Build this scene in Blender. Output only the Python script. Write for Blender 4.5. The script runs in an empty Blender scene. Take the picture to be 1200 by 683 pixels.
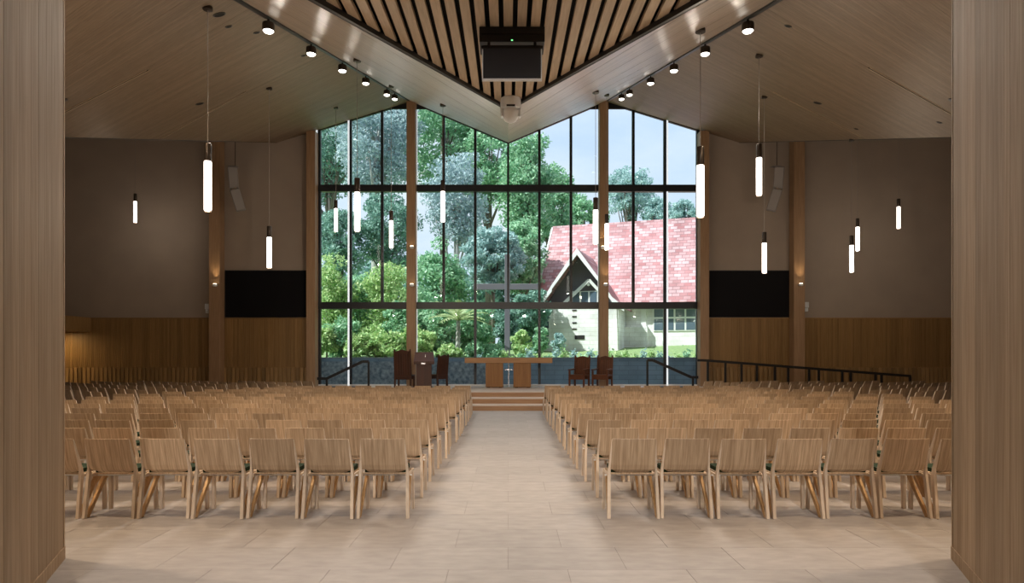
import bpy, bmesh, math, random
import numpy as np
from mathutils import Vector, Matrix
random.seed(7); rng = np.random.default_rng(7)
SC = bpy.context.scene
COL = SC.collection
PI = math.pi

# ------------------------------------------------------------------ camera
F, HY, CX, EYE, GL = 800.0, 417.0, 595.5, 1.62, 26.5     # focal px, horizon row, centre column, eye height, glass depth
cam = bpy.data.cameras.new('camera'); cam.sensor_width = 36; cam.lens = 36*F/1200
cam.shift_x = (600-CX)/1200; cam.shift_y = (HY-341.5)/1200
cam.clip_start = .05; cam.clip_end = 500
co = bpy.data.objects.new('camera', cam); COL.objects.link(co)
co.location = (0, 0, EYE); co.rotation_euler = (PI/2, 0, 0); SC.camera = co

# ------------------------------------------------------------------ world, sun, exposure
W = bpy.data.worlds.new('sky'); SC.world = W; W.use_nodes = True
nt = W.node_tree; nt.nodes.clear()
def wn(t, **k):
    n = nt.nodes.new(t)
    for a, b in k.items(): setattr(n, a, b)
    return n
tc = wn('ShaderNodeTexCoord'); mp = wn('ShaderNodeMapping'); mp.inputs['Scale'].default_value = (1, 1, 2.6)
nz = wn('ShaderNodeTexNoise'); nz.inputs['Scale'].default_value = 3.2; nz.inputs['Detail'].default_value = 7; nz.inputs['Roughness'].default_value = .55
rp = wn('ShaderNodeValToRGB'); rp.color_ramp.elements[0].position = .36; rp.color_ramp.elements[1].position = .62
rp.color_ramp.elements[0].color = (.70, .81, 1.0, 1); rp.color_ramp.elements[1].color = (.95, .97, 1.0, 1)
bg = wn('ShaderNodeBackground'); bg.inputs['Strength'].default_value = 1.05
wo = wn('ShaderNodeOutputWorld')
L = nt.links.new
L(tc.outputs['Generated'], mp.inputs['Vector']); L(mp.outputs['Vector'], nz.inputs['Vector'])
L(nz.outputs['Fac'], rp.inputs['Fac']); L(rp.outputs['Color'], bg.inputs['Color']); L(bg.outputs['Background'], wo.inputs['Surface'])
sun = bpy.data.lights.new('sun', 'SUN'); sun.energy = 8.0; sun.angle = .009; sun.color = (1, .95, .86)
so = bpy.data.objects.new('sun', sun); COL.objects.link(so)
so.rotation_euler = Vector((.70, .25, -.85)).to_track_quat('-Z', 'Y').to_euler()
SC.view_settings.view_transform = 'Standard'; SC.view_settings.look = 'None'
SC.view_settings.exposure = 0.0; SC.view_settings.gamma = 1.0; SC.view_settings.use_curve_mapping = False
SC.cycles.use_denoising = True
SC.cycles.max_bounces = 8; SC.cycles.diffuse_bounces = 5; SC.cycles.transparent_max_bounces = 16
SC.cycles.sample_clamp_indirect = 6.0

# ------------------------------------------------------------------ helpers
def at(x, y, d): return Vector(((x-CX)/F*d, d, EYE+(HY-y)/F*d))
def tag(o, label=None, cat=None, group=None, kind=None):
    if label: o['label'] = label
    if cat: o['category'] = cat
    if group: o['group'] = group
    if kind: o['kind'] = kind
    return o
def empty(name, loc=(0, 0, 0), rz=0, parent=None):
    o = bpy.data.objects.new(name, None); o.empty_display_size = .1
    o.location = loc; o.rotation_euler = (0, 0, rz); COL.objects.link(o)
    if parent: o.parent = parent
    return o
def link(name, me, parent=None, loc=None, rot=None):
    o = bpy.data.objects.new(name, me); COL.objects.link(o)
    if parent: o.parent = parent
    if loc is not None: o.location = loc
    if rot is not None: o.rotation_euler = rot
    return o
def copy_tree(o, parent=None):
    c = o.copy(); COL.objects.link(c); c.parent = parent
    for ch in list(o.children): copy_tree(ch, c)
    return c

class MB:
    def __init__(s): s.v = []; s.f = []
    def add(s, vs, fs):
        k = len(s.v); s.v += [tuple(p) for p in vs]; s.f += [tuple(i+k for i in q) for q in fs]; return s
    def box(s, a, b):
        x0, y0, z0 = a; x1, y1, z1 = b
        return s.add([(x0,y0,z0),(x1,y0,z0),(x1,y1,z0),(x0,y1,z0),(x0,y0,z1),(x1,y0,z1),(x1,y1,z1),(x0,y1,z1)],
              [(0,3,2,1),(4,5,6,7),(0,1,5,4),(1,2,6,5),(2,3,7,6),(3,0,4,7)])
    def prism(s, poly, off):            # poly: list of 3D points, off: extrusion vector
        n = len(poly); off = Vector(off)
        vs = [Vector(p) for p in poly]; vs += [p+off for p in vs]
        return s.add(vs, [tuple(range(n))[::-1], tuple(range(n, 2*n))]+[(i, (i+1) % n, n+(i+1) % n, n+i) for i in range(n)])
    def bar(s, a, b, w, h=None, up=(0, 0, 1)):   # rectangular bar a->b
        a, b = Vector(a), Vector(b); h = h or w; d = (b-a).normalized(); u = Vector(up)
        if abs(d.dot(u)) > .98: u = Vector((0, 1, 0))
        r = d.cross(u).normalized(); u = r.cross(d).normalized()
        vs = [p+r*(sx*w/2)+u*(sz*h/2) for p in (a, b) for sx, sz in ((-1,-1),(1,-1),(1,1),(-1,1))]
        return s.add(vs, [(0,1,2,3)[::-1],(4,5,6,7),(0,1,5,4),(1,2,6,5),(2,3,7,6),(3,0,4,7)])
    def strip(s, pts, ws, hs, side=(1, 0, 0)):    # rectangular section swept through points, width along side
        sd = Vector(side); n = len(pts); vs = []
        for i, p in enumerate(pts):
            p = Vector(p); t = (Vector(pts[min(i+1, n-1)])-Vector(pts[max(i-1, 0)])).normalized()
            u = sd.cross(t).normalized()
            for sx, sz in ((-1,-1),(1,-1),(1,1),(-1,1)): vs.append(p+sd*(sx*ws[i]/2)+u*(sz*hs[i]/2))
        fs = [(3,2,1,0), tuple(4*(n-1)+k for k in range(4))]
        for i in range(n-1):
            for k in range(4): fs.append((4*i+k, 4*i+(k+1) % 4, 4*i+4+(k+1) % 4, 4*i+4+k))
        return s.add(vs, fs)
    def tube(s, a, b, r0, r1=None, n=12, caps=True):
        a, b = Vector(a), Vector(b); r1 = r0 if r1 is None else r1; d = (b-a).normalized()
        u = d.orthogonal().normalized(); w = d.cross(u)
        vs = [p+(u*math.cos(2*PI*i/n)+w*math.sin(2*PI*i/n))*r for p, r in ((a, r0), (b, r1)) for i in range(n)]
        fs = [(i, (i+1) % n, n+(i+1) % n, n+i) for i in range(n)]
        if caps: fs += [tuple(range(n))[::-1], tuple(range(n, 2*n))]
        return s.add(vs, fs)
    def lathe(s, prof, n=20, c=(0, 0, 0)):
        c = Vector(c); vs = []; m = len(prof)
        for r, z in prof: vs += [c+Vector((r*math.cos(2*PI*i/n), r*math.sin(2*PI*i/n), z)) for i in range(n)]
        fs = [(j*n+i, j*n+(i+1) % n, (j+1)*n+(i+1) % n, (j+1)*n+i) for j in range(m-1) for i in range(n)]
        fs += [tuple(range(n))[::-1], tuple(range((m-1)*n, m*n))]
        return s.add(vs, fs)
    def mesh(s, name, mat=None, smooth=False, bevel=0):
        me = bpy.data.meshes.new(name); me.from_pydata(s.v, [], s.f)
        bm = bmesh.new(); bm.from_mesh(me)
        if bevel:
            bmesh.ops.remove_doubles(bm, verts=bm.verts, dist=1e-5)
            bmesh.ops.bevel(bm, geom=[e for e in bm.edges if e.is_manifold and e.calc_face_angle(0) > .5], offset=bevel, segments=1, affect='EDGES', clamp_overlap=True)
        bmesh.ops.recalc_face_normals(bm, faces=bm.faces); bm.to_mesh(me); bm.free()
        if mat: me.materials.append(M[mat] if isinstance(mat, str) else mat)
        if smooth:
            for p in me.polygons: p.use_smooth = True
        me.update(); return me
    def build(s, name, mat=None, parent=None, smooth=False, bevel=0, **k):
        return link(name, s.mesh(name, mat, smooth, bevel), parent, **k)
def clip(poly, n, c):     # keep points with n.p <= c  (2D convex clip)
    out = []
    for i in range(len(poly)):
        a, b = poly[i], poly[(i+1) % len(poly)]
        da, db = n[0]*a[0]+n[1]*a[1]-c, n[0]*b[0]+n[1]*b[1]-c
        if da <= 0: out.append(a)
        if da*db < 0:
            t = da/(da-db); out.append((a[0]+(b[0]-a[0])*t, a[1]+(b[1]-a[1])*t))
    return out
ORD = ['zeroth','first','second','third','fourth','fifth','sixth','seventh','eighth','ninth','tenth','eleventh','twelfth','thirteenth','fourteenth','fifteenth','sixteenth']

# ------------------------------------------------------------------ materials
M = {}
def newmat(name):
    m = bpy.data.materials.new(name); m.use_nodes = True; M[name] = m
    return m, m.node_tree, m.node_tree.nodes['Principled BSDF']
def plain(name, c, rough=.5, metal=0, spec=.5, emit=None, es=0):
    m, t, b = newmat(name)
    b.inputs['Base Color'].default_value = (*c, 1); b.inputs['Roughness'].default_value = rough
    b.inputs['Metallic'].default_value = metal; b.inputs['Specular IOR Level'].default_value = spec
    if emit: b.inputs['Emission Color'].default_value = (*emit, 1); b.inputs['Emission Strength'].default_value = es
    return m
def nd(t, typ, **k):
    n = t.nodes.new(typ)
    for a, b in k.items(): setattr(n, a, b)
    return n
def rnd(t):     # one random number for each object and for each loose piece in a joined mesh
    oi = nd(t, 'ShaderNodeObjectInfo'); g = nd(t, 'ShaderNodeNewGeometry'); a = nd(t, 'ShaderNodeMath', operation='ADD'); fr = nd(t, 'ShaderNodeMath', operation='FRACT')
    t.links.new(oi.outputs['Random'], a.inputs[0]); t.links.new(g.outputs['Random Per Island'], a.inputs[1]); t.links.new(a.outputs[0], fr.inputs[0])
    return fr.outputs[0]
def wood(name, c1, c2, axis=2, rough=.45, rotz=0, fine=34, vary=.22, lines=None, bump=.05, spec=.4, island=True, lean=None):
    m, t, b = newmat(name); l = t.links.new
    tc = nd(t, 'ShaderNodeTexCoord'); mp = nd(t, 'ShaderNodeMapping'); mp.inputs['Rotation'].default_value = (0, 0, rotz)
    l(tc.outputs['Object'], mp.inputs['Vector'])
    r = rnd(t) if island else None
    sc = nd(t, 'ShaderNodeVectorMath', operation='MULTIPLY'); s = [fine, fine, fine]; s[axis] = fine*.045
    if lean is not None: s[lean] = fine*.045
    sc.inputs[1].default_value = s
    ad = nd(t, 'ShaderNodeVectorMath', operation='ADD'); l(mp.outputs[0], sc.inputs[0]); l(sc.outputs[0], ad.inputs[0])
    if r:
        ms = nd(t, 'ShaderNodeMath', operation='MULTIPLY'); ms.inputs[1].default_value = 57; l(r, ms.inputs[0]); l(ms.outputs[0], ad.inputs[1])
    n1 = nd(t, 'ShaderNodeTexNoise'); n1.inputs['Scale'].default_value = 1; n1.inputs['Detail'].default_value = 4; n1.inputs['Distortion'].default_value = .6
    l(ad.outputs[0], n1.inputs['Vector'])
    cr = nd(t, 'ShaderNodeValToRGB'); cr.color_ramp.elements[0].position = .3; cr.color_ramp.elements[1].position = .72
    cr.color_ramp.elements[0].color = (*c1, 1); cr.color_ramp.elements[1].color = (*c2, 1); l(n1.outputs['Fac'], cr.inputs['Fac'])
    col = cr.outputs['Color']
    if r:
        mr = nd(t, 'ShaderNodeMapRange'); mr.inputs['To Min'].default_value = 1-vary; mr.inputs['To Max'].default_value = 1+vary*.6; l(r, mr.inputs['Value'])
        hs = nd(t, 'ShaderNodeHueSaturation'); l(mr.outputs[0], hs.inputs['Value']); l(col, hs.inputs['Color']); col = hs.outputs['Color']
    hgt = n1.outputs['Fac']
    if lines:         # fine milled grooves: pitch in metres across the given axis of the rotated coordinates
        ax, pitch, dark = lines
        sp = nd(t, 'ShaderNodeSeparateXYZ'); l(mp.outputs[0], sp.inputs[0])
        dv = nd(t, 'ShaderNodeMath', operation='DIVIDE'); dv.inputs[1].default_value = pitch; l(sp.outputs[ax], dv.inputs[0])
        fr = nd(t, 'ShaderNodeMath', operation='FRACT'); l(dv.outputs[0], fr.inputs[0])
        gt = nd(t, 'ShaderNodeMath', operation='GREATER_THAN'); gt.inputs[1].default_value = .16; l(fr.outputs[0], gt.inputs[0])
        fl = nd(t, 'ShaderNodeMath', operation='FLOOR'); l(dv.outputs[0], fl.inputs[0])
        wh = nd(t, 'ShaderNodeTexWhiteNoise', noise_dimensions='1D'); l(fl.outputs[0], wh.inputs['W'])
        m2 = nd(t, 'ShaderNodeMapRange'); m2.inputs['To Min'].default_value = .86; m2.inputs['To Max'].default_value = 1.08; l(wh.outputs['Value'], m2.inputs['Value'])
        m1 = nd(t, 'ShaderNodeMapRange'); m1.inputs['To Min'].default_value = dark; m1.inputs['To Max'].default_value = 1; l(gt.outputs[0], m1.inputs['Value'])
        mm = nd(t, 'ShaderNodeMath', operation='MULTIPLY'); l(m1.outputs[0], mm.inputs[0]); l(m2.outputs[0], mm.inputs[1])
        h2 = nd(t, 'ShaderNodeHueSaturation'); l(mm.outputs[0], h2.inputs['Value']); l(col, h2.inputs['Color']); col = h2.outputs['Color']
    l(col, b.inputs['Base Color'])
    b.inputs['Roughness'].default_value = rough; b.inputs['Specular IOR Level'].default_value = spec
    bp = nd(t, 'ShaderNodeBump'); bp.inputs['Strength'].default_value = bump; bp.inputs['Distance'].default_value = .01
    l(hgt, bp.inputs['Height']); l(bp.outputs[0], b.inputs['Normal'])
    return m
def mottled(name, c1, c2, scale=6, rough=.8, vary=0, bump=.1, detail=6, stretch=(1, 1, 1), spec=.4):
    m, t, b = newmat(name); l = t.links.new
    tc = nd(t, 'ShaderNodeTexCoord'); mp = nd(t, 'ShaderNodeMapping'); mp.inputs['Scale'].default_value = stretch
    g = nd(t, 'ShaderNodeNewGeometry'); l(g.outputs['Position'], mp.inputs['Vector'])
    n1 = nd(t, 'ShaderNodeTexNoise'); n1.inputs['Scale'].default_value = scale; n1.inputs['Detail'].default_value = detail; l(mp.outputs[0], n1.inputs['Vector'])
    cr = nd(t, 'ShaderNodeValToRGB'); cr.color_ramp.elements[0].position = .32; cr.color_ramp.elements[1].position = .68
    cr.color_ramp.elements[0].color = (*c1, 1); cr.color_ramp.elements[1].color = (*c2, 1); l(n1.outputs['Fac'], cr.inputs['Fac']); col = cr.outputs['Color']
    if vary:
        r = rnd(t); mr = nd(t, 'ShaderNodeMapRange'); mr.inputs['To Min'].default_value = 1-vary; mr.inputs['To Max'].default_value = 1+vary; l(r, mr.inputs['Value'])
        hs = nd(t, 'ShaderNodeHueSaturation'); l(mr.outputs[0], hs.inputs['Value']); l(col, hs.inputs['Color']); col = hs.outputs['Color']
    l(col, b.inputs['Base Color']); b.inputs['Roughness'].default_value = rough; b.inputs['Specular IOR Level'].default_value = spec
    bp = nd(t, 'ShaderNodeBump'); bp.inputs['Strength'].default_value = bump; bp.inputs['Distance'].default_value = .02
    l(n1.outputs['Fac'], bp.inputs['Height']); l(bp.outputs[0], b.inputs['Normal'])
    return m
def brickmat(name, c1, c2, mortar, bw, rh, msize=.02, rough=.8, bump=.4, rotx=True):
    m, t, b = newmat(name); l = t.links.new
    tc = nd(t, 'ShaderNodeTexCoord'); sp = nd(t, 'ShaderNodeSeparateXYZ'); cb = nd(t, 'ShaderNodeCombineXYZ')
    l(tc.outputs['Object'], sp.inputs[0]); l(sp.outputs['X'], cb.inputs['X']); l(sp.outputs['Z'], cb.inputs['Y'])
    br = nd(t, 'ShaderNodeTexBrick'); l(cb.outputs[0], br.inputs['Vector'])
    br.inputs['Color1'].default_value = (*c1, 1); br.inputs['Color2'].default_value = (*c2, 1); br.inputs['Mortar'].default_value = (*mortar, 1)
    br.inputs['Scale'].default_value = 1; br.inputs['Brick Width'].default_value = bw; br.inputs['Row Height'].default_value = rh; br.inputs['Mortar Size'].default_value = msize
    n1 = nd(t, 'ShaderNodeTexNoise'); n1.inputs['Scale'].default_value = .8; n1.inputs['Detail'].default_value = 8; l(tc.outputs['Object'], n1.inputs['Vector'])
    mr = nd(t, 'ShaderNodeMapRange'); mr.inputs['From Min'].default_value = .3; mr.inputs['From Max'].default_value = .7; mr.inputs['To Min'].default_value = .7; mr.inputs['To Max'].default_value = 1.2; l(n1.outputs['Fac'], mr.inputs['Value'])
    hs = nd(t, 'ShaderNodeHueSaturation'); l(mr.outputs[0], hs.inputs['Value']); l(br.outputs['Color'], hs.inputs['Color']); l(hs.outputs[0], b.inputs['Base Color'])
    b.inputs['Roughness'].default_value = rough
    bp = nd(t, 'ShaderNodeBump'); bp.inputs['Strength'].default_value = bump; bp.inputs['Distance'].default_value = .03; bp.invert = True
    l(br.outputs['Fac'], bp.inputs['Height']); l(bp.outputs[0], b.inputs['Normal'])
    return m
def leafmat(name, c1, c2):
    m, t, b = newmat(name); l = t.links.new
    g = nd(t, 'ShaderNodeNewGeometry'); cr = nd(t, 'ShaderNodeValToRGB')
    cr.color_ramp.elements[0].color = (*c1, 1); cr.color_ramp.elements[1].color = (*c2, 1); l(g.outputs['Random Per Island'], cr.inputs['Fac'])
    l(cr.outputs[0], b.inputs['Base Color']); b.inputs['Roughness'].default_value = .5
    tr = nd(t, 'ShaderNodeBsdfTranslucent'); l(cr.outputs[0], tr.inputs['Color']); mx = nd(t, 'ShaderNodeMixShader'); mx.inputs[0].default_value = .35
    o = t.nodes['Material Output']; l(b.outputs[0], mx.inputs[1]); l(tr.outputs[0], mx.inputs[2]); l(mx.outputs[0], o.inputs['Surface'])
    return m
OAK1, OAK2 = (.36, .235, .135), (.52, .37, .235)
wood('oak_chair', (.36, .245, .15), (.64, .485, .335), axis=2, fine=60, vary=.24, lean=1)
wood('oak_leg', (.58, .47, .365), (.72, .61, .50), axis=2, fine=42, vary=.15)
wood('oak_brace', (.46, .27, .11), (.60, .38, .18), axis=2, fine=42, vary=.15)
SK = math.atan2(.51, .86)      # the ceiling boards run down the slope at a skew
wood('ceiling_left', (.23, .160, .100), (.295, .215, .145), axis=0, rough=.5, rotz=SK, fine=26, vary=.03, lines=(1, .058, .84))
wood('ceiling_right', (.23, .160, .100), (.295, .215, .145), axis=0, rough=.5, rotz=-SK, fine=26, vary=.03, lines=(1, .058, .84))
wood('soffit_oak_left', (.50, .40, .31), (.62, .52, .42), axis=1, rough=.31, rotz=.294, fine=26, vary=.07, lines=(0, .07, .86), spec=.6)
wood('soffit_oak_right', (.50, .40, .31), (.62, .52, .42), axis=1, rough=.31, rotz=-.294, fine=26, vary=.07, lines=(0, .07, .86), spec=.6)
wood('slat_oak', (.60, .46, .31), (.74, .60, .44), axis=1, fine=40, vary=.12)
wood('portal_oak', (.36, .255, .165), (.50, .38, .265), axis=2, fine=30, vary=.16, rough=.65, spec=.12)
wood('column_oak', (.34, .21, .12), (.45, .30, .18), axis=2, fine=30, vary=.08)
wood('wainscot_oak', (.30, .18, .07), (.41, .255, .11), axis=2, fine=30, vary=.22)
wood('wainscot_light', (.32, .20, .085), (.48, .315, .15), axis=2, fine=30, vary=.34)
wood('altar_oak', (.36, .19, .08), (.48, .28, .13), axis=0, fine=24, vary=.05)
wood('altar_leg_oak', (.26, .12, .035), (.38, .19, .06), axis=2, fine=24, vary=.05)
wood('dark_timber', (.05, .017, .008), (.085, .030, .014), axis=2, fine=40, vary=.2, rough=.4)
wood('red_timber', (.085, .028, .011), (.14, .05, .02), axis=2, fine=40, vary=.2, rough=.4)
wood('step_oak', (.33, .19, .10), (.44, .27, .15), axis=0, fine=26, vary=.05)
mottled('floor_stone', (.305, .288, .290), (.375, .356, .358), scale=5, rough=.5, vary=.06, bump=.03, stretch=(1, 2.2, 1))
mottled('platform_stone', (.50, .42, .37), (.58, .50, .44), scale=5, rough=.45, bump=.03)
plain('grout', (.31, .29, .28), .9)
mottled('plaster', (.40, .34, .285), (.43, .365, .305), scale=1.2, rough=.9, bump=.02)
plain('dark_void', (.012, .011, .010), .9)
plain('black_metal', (.012, .012, .014), .38, 0, .5)
plain('mullion_black', (.016, .02, .028), .35)
plain('white_trim', (.82, .84, .86), .4)
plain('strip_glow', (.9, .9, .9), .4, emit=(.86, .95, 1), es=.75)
plain('weathered_grey', (.20, .20, .225), .7)
mottled('rubble', (.12, .17, .23), (.40, .47, .55), scale=7, bump=.8, detail=8)
plain('steel', (.55, .55, .56), .3, 1)
plain('silver', (.75, .76, .78), .25, 1)
plain('screen_black', (.008, .008, .010), .7, 0, .15)
plain('monitor_black', (.020, .023, .032), .3)
plain('white_plastic', (.90, .95, 1.0), .3)
plain('white_fabric_box', (.30, .285, .275), .6)
plain('green_pad', (.010, .026, .012), .9, 0, .2)
plain('bronze', (.06, .048, .04), .35, .6)
plain('tube_glow', (.9, .88, .85), .4, emit=(1, .90, .80), es=5.0)
plain('lens_glow', (1, 1, 1), .4, emit=(1, .93, .82), es=6.0)
plain('warm_glow', (1, 1, 1), .4, emit=(1, .78, .48), es=5.0)
plain('cord_pale', (.35, .32, .30), .6)
brickmat('roof_tile', (.40, .16, .17), (.60, .40, .42), (.32, .17, .18), .42, .20, .018)
brickmat('white_stone', (.90, .88, .87), (.80, .78, .77), (.72, .70, .68), .62, .24, .014)
plain('white_paint', (.80, .80, .78), .5)
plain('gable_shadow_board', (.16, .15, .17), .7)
plain('house_glass', (.10, .14, .18), .08)
brickmat('blue_block', (.28, .40, .54), (.24, .35, .48), (.18, .26, .36), .8, .2, .012, bump=.3)
mottled('soil', (.10, .075, .05), (.16, .12, .08), scale=3)
mottled('lawn', (.15, .23, .09), (.26, .36, .15), scale=8, bump=.3)
mottled('bark', (.10, .08, .065), (.24, .21, .18), scale=4, stretch=(3, 3, .5), bump=.4)
mottled('pale_bark', (.34, .33, .31), (.55, .54, .52), scale=4, stretch=(3, 3, .5), bump=.3)
leafmat('leaf_yellow', (0.26, 0.48, 0.18), (0.72, 0.85, 0.44))
leafmat('leaf_mid', (0.15, 0.38, 0.22), (0.5, 0.74, 0.48))  # leaf greens lifted and shifted bluish, painting haze into the foliage
leafmat('leaf_dark', (0.11, 0.25, 0.2), (0.34, 0.54, 0.44))
leafmat('leaf_blue', (0.25, 0.42, 0.42), (0.56, 0.72, 0.7))
leafmat('leaf_grey', (0.28, 0.4, 0.43), (0.6, 0.72, 0.74))
leafmat('leaf_palm', (0.3, 0.42, 0.16), (0.62, 0.7, 0.4))
# window glass
m, t, b = newmat('glass'); t.nodes.remove(b)
tr = nd(t, 'ShaderNodeBsdfTransparent'); tr.inputs['Color'].default_value = (.83, .95, 1.0, 1)
gl = nd(t, 'ShaderNodeBsdfGlossy'); gl.inputs['Roughness'].default_value = .01
fz = nd(t, 'ShaderNodeFresnel'); fz.inputs['IOR'].default_value = 1.36; mx = nd(t, 'ShaderNodeMixShader')
t.links.new(fz.outputs[0], mx.inputs[0]); t.links.new(tr.outputs[0], mx.inputs[1]); t.links.new(gl.outputs[0], mx.inputs[2]); t.links.new(mx.outputs[0], t.nodes['Material Output'].inputs['Surface'])

# ------------------------------------------------------------------ ceiling geometry functions
A0, BX, CY = 5.696, .3056, .262                  # outer plane: z = A0 - BX*|X| + CY*D
def zout(X, D): return A0-BX*abs(X)+CY*D
def xridge(D): return 3.76+.0287*(GL-D)
def xeave(D): return 8.96+.127*(GL-D)
def zridge(D): return zout(xridge(D), D)
PS, QS = .423, .282                              # soffit plane falls from the ridge to the centre valley
ZV = 9.90
def zsof(X, D):
    zr = zridge(D); return zr-PS*(xridge(D)-abs(X))
APEX_D, BACK_D = 10.2, 5.4
def slat_z(D): return 5.315-.047*(APEX_D-D)
INNER = .549                                      # inner edge: |X| = INNER*(APEX_D-D)
SIDE_CEIL, ROOF_Z, SIDEX = 11.35, 11.95, 18.6

# ------------------------------------------------------------------ structure: floor with its stone tiles
floor = MB().box((-SIDEX, -6, -.12), (SIDEX, GL+.3, -.0035)).build('floor', 'grout')
tag(floor, 'pale grey-beige stone floor of rectangular tiles', 'floor', kind='structure')
TW, TD, GAP = .9, .6, .0028
tile_me = MB().box((-TW/2+GAP/2, -TD/2+GAP/2, -.02), (TW/2-GAP/2, TD/2-GAP/2, 0)).mesh('tile', 'floor_stone', bevel=.0012)
cand = []
for j in range(-10, 45):
    yy = j*TD+.08
    for i in range(-21, 22):
        xx = i*TW+(TW/2 if j % 2 else 0)
        if abs(xx) > SIDEX-TW/2 or yy > GL-.4 or yy < -5.6: continue
        vis = yy > 4.6 and abs((xx)/max(yy, .1)) < .78 and not (yy < 5.6 and abs(xx) > 1.2+.42*yy)
        free = abs(xx) < 1.4 or yy < 7.6
        cand.append((0 if (vis and free) else 1 if vis else 2, yy, xx))
cand.sort()
for k, (q, yy, xx) in enumerate(cand[:300]): link('tile', tile_me, floor, (xx, yy, 0))
mb = MB()
for q, yy, xx in cand[300:]:
    mb.add([(xx-TW/2+GAP/2, yy-TD/2+GAP/2, 0), (xx+TW/2-GAP/2, yy-TD/2+GAP/2, 0), (xx+TW/2-GAP/2, yy+TD/2-GAP/2, 0), (xx-TW/2+GAP/2, yy+TD/2-GAP/2, 0)], [(0, 1, 2, 3)])
tag(mb.build('tile_field', 'floor_stone', floor), kind='stuff')

# ---- ceilings: outer planes and the glossy inner soffits, panel by panel
def plane_panels(name, label, region, zf, s, ang, width, mat, gap=.004, thick=.035, off=0):
    """region: convex (|X|,D) polygon; boards run along direction ang (in |X|,D)"""
    d = (math.cos(ang), math.sin(ang)); n = (-d[1], d[0])
    ce = empty(name); tag(ce, label, 'ceiling', kind='structure')
    pr = [n[0]*p[0]+n[1]*p[1] for p in region]; lo, hi = min(pr), max(pr)
    k = math.floor((lo-off)/width)
    while k*width+off < hi:
        a, b_ = k*width+off+gap/2, (k+1)*width+off-gap/2; k += 1
        q = clip(region, (-n[0], -n[1]), -a); q = clip(q, n, b_) if len(q) > 2 else q
        if len(q) < 3: continue
        poly = [Vector((s*x, y, zf(x, y))) for x, y in q]
        MB().prism(poly, (0, 0, thick)).build('panel', mat, ce)
    poly = [Vector((s*x, y, zf(x, y)+thick+.01)) for x, y in region]
    MB().prism(poly, (0, 0, .12)).build('backing', 'dark_void', ce)
    return ce
DG = GL+.25
for s, side in ((-1, 'left'), (1, 'right')):
    reg = [(xridge(BACK_D), BACK_D), (xeave(BACK_D), BACK_D), (xeave(DG), DG), (xridge(DG), DG)]
    plane_panels('ceiling_'+side, f'sloping {side} ceiling plane of finely grooved oak boards', reg, zout, s, SK, 1.25, 'ceiling_'+side)
    # dark edge trim along the eave
    tr = MB().prism([(s*xeave(BACK_D), BACK_D, zout(xeave(BACK_D), BACK_D)-.015), (s*xeave(GL), GL, zout(xeave(GL), GL)-.015), (s*(xeave(GL)+.05), GL, zout(xeave(GL), GL)-.015), (s*(xeave(BACK_D)+.05), BACK_D, zout(xeave(BACK_D), BACK_D)-.015)], (0, 0, .22)).build('trim_'+('1' if s < 0 else '2'), 'bronze')
    tag(tr, f'dark edge strip along the low {side} edge of the ceiling', 'trim', kind='structure')
    reg = [(xridge(BACK_D), BACK_D), (INNER*(APEX_D-BACK_D), BACK_D), (0, APEX_D), (0, DG), (xridge(DG), DG)]
    plane_panels('ceiling_soffit_'+side, f'glossy oak soffit on the {side} falling to the centre valley', reg, zsof, s, PI/2+.294, .95, 'soffit_oak_'+side, gap=.016, off=-.1)
    a, b_ = Vector((0, APEX_D, zsof(0, APEX_D)-.02)), Vector((s*INNER*(APEX_D-BACK_D), BACK_D, zsof(INNER*(APEX_D-BACK_D), BACK_D)-.02))
    tr = MB().prism([a, b_, b_+Vector((-s*.05, 0, 0)), a+Vector((0, -.09, 0))], (0, 0, .06)).build('trim_'+('3' if s < 0 else '4'), 'black_metal')
    tag(tr, f'thin black edge trim on the {side} side of the slatted ceiling', 'trim', kind='structure')
    top = slat_z(BACK_D)+.25
    MB().prism([a+Vector((0, .02, .02)), b_+Vector((s*.03, 0, .02)), Vector((b_.x+s*.03, b_.y, top)), Vector((a.x, a.y+.02, top))], (s*.02, 0, 0)).build('fascia', 'dark_void', tr)
# slatted ceiling
sl = empty('ceiling_slatted'); tag(sl, 'flat ceiling of pale oak slats with black gaps forming a V', 'ceiling', kind='structure')
PITCH, SW = .147, .096
for k in range(-17, 18):
    x0, x1 = k*PITCH-SW/2, k*PITCH+SW/2
    def dend(x): return APEX_D-abs(x)/INNER
    if min(dend(x0), dend(x1)) < BACK_D+.1: continue
    pts = [(x0, BACK_D, slat_z(BACK_D)), (x1, BACK_D, slat_z(BACK_D)), (x1, dend(x1)-.01, slat_z(dend(x1)))]
    if x0 < 0 < x1: pts.append((0, dend(0)-.03, slat_z(dend(0))))
    pts.append((x0, dend(x0)-.01, slat_z(dend(x0))))
    MB().prism(pts, (0, 0, .05)).build('slat', 'slat_oak', sl)
MB().prism([(-2.9, BACK_D, slat_z(BACK_D)+.16), (2.9, BACK_D, slat_z(BACK_D)+.16), (0, APEX_D+.1, slat_z(APEX_D)+.16)], (0, 0, .03)).build('backing', 'dark_void', sl)

# upper roof over everything, side ceilings
tag(MB().box((-SIDEX-.4, 3, ROOF_Z), (SIDEX+.4, GL+.35, ROOF_Z+.06)).build('roof', 'dark_void'), 'dark roof deck hidden above the ceilings', 'roof', kind='structure')
for s, side in ((-1, 'left'), (1, 'right')):
    x0, x1 = sorted((s*(xeave(GL)-.6), s*SIDEX))
    tag(MB().box((x0, 3, SIDE_CEIL), (x1, GL, SIDE_CEIL+.1)).build('ceiling_transept_'+side, 'plaster'), f'high plain ceiling over the {side} side seating', 'ceiling', kind='structure')

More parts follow.
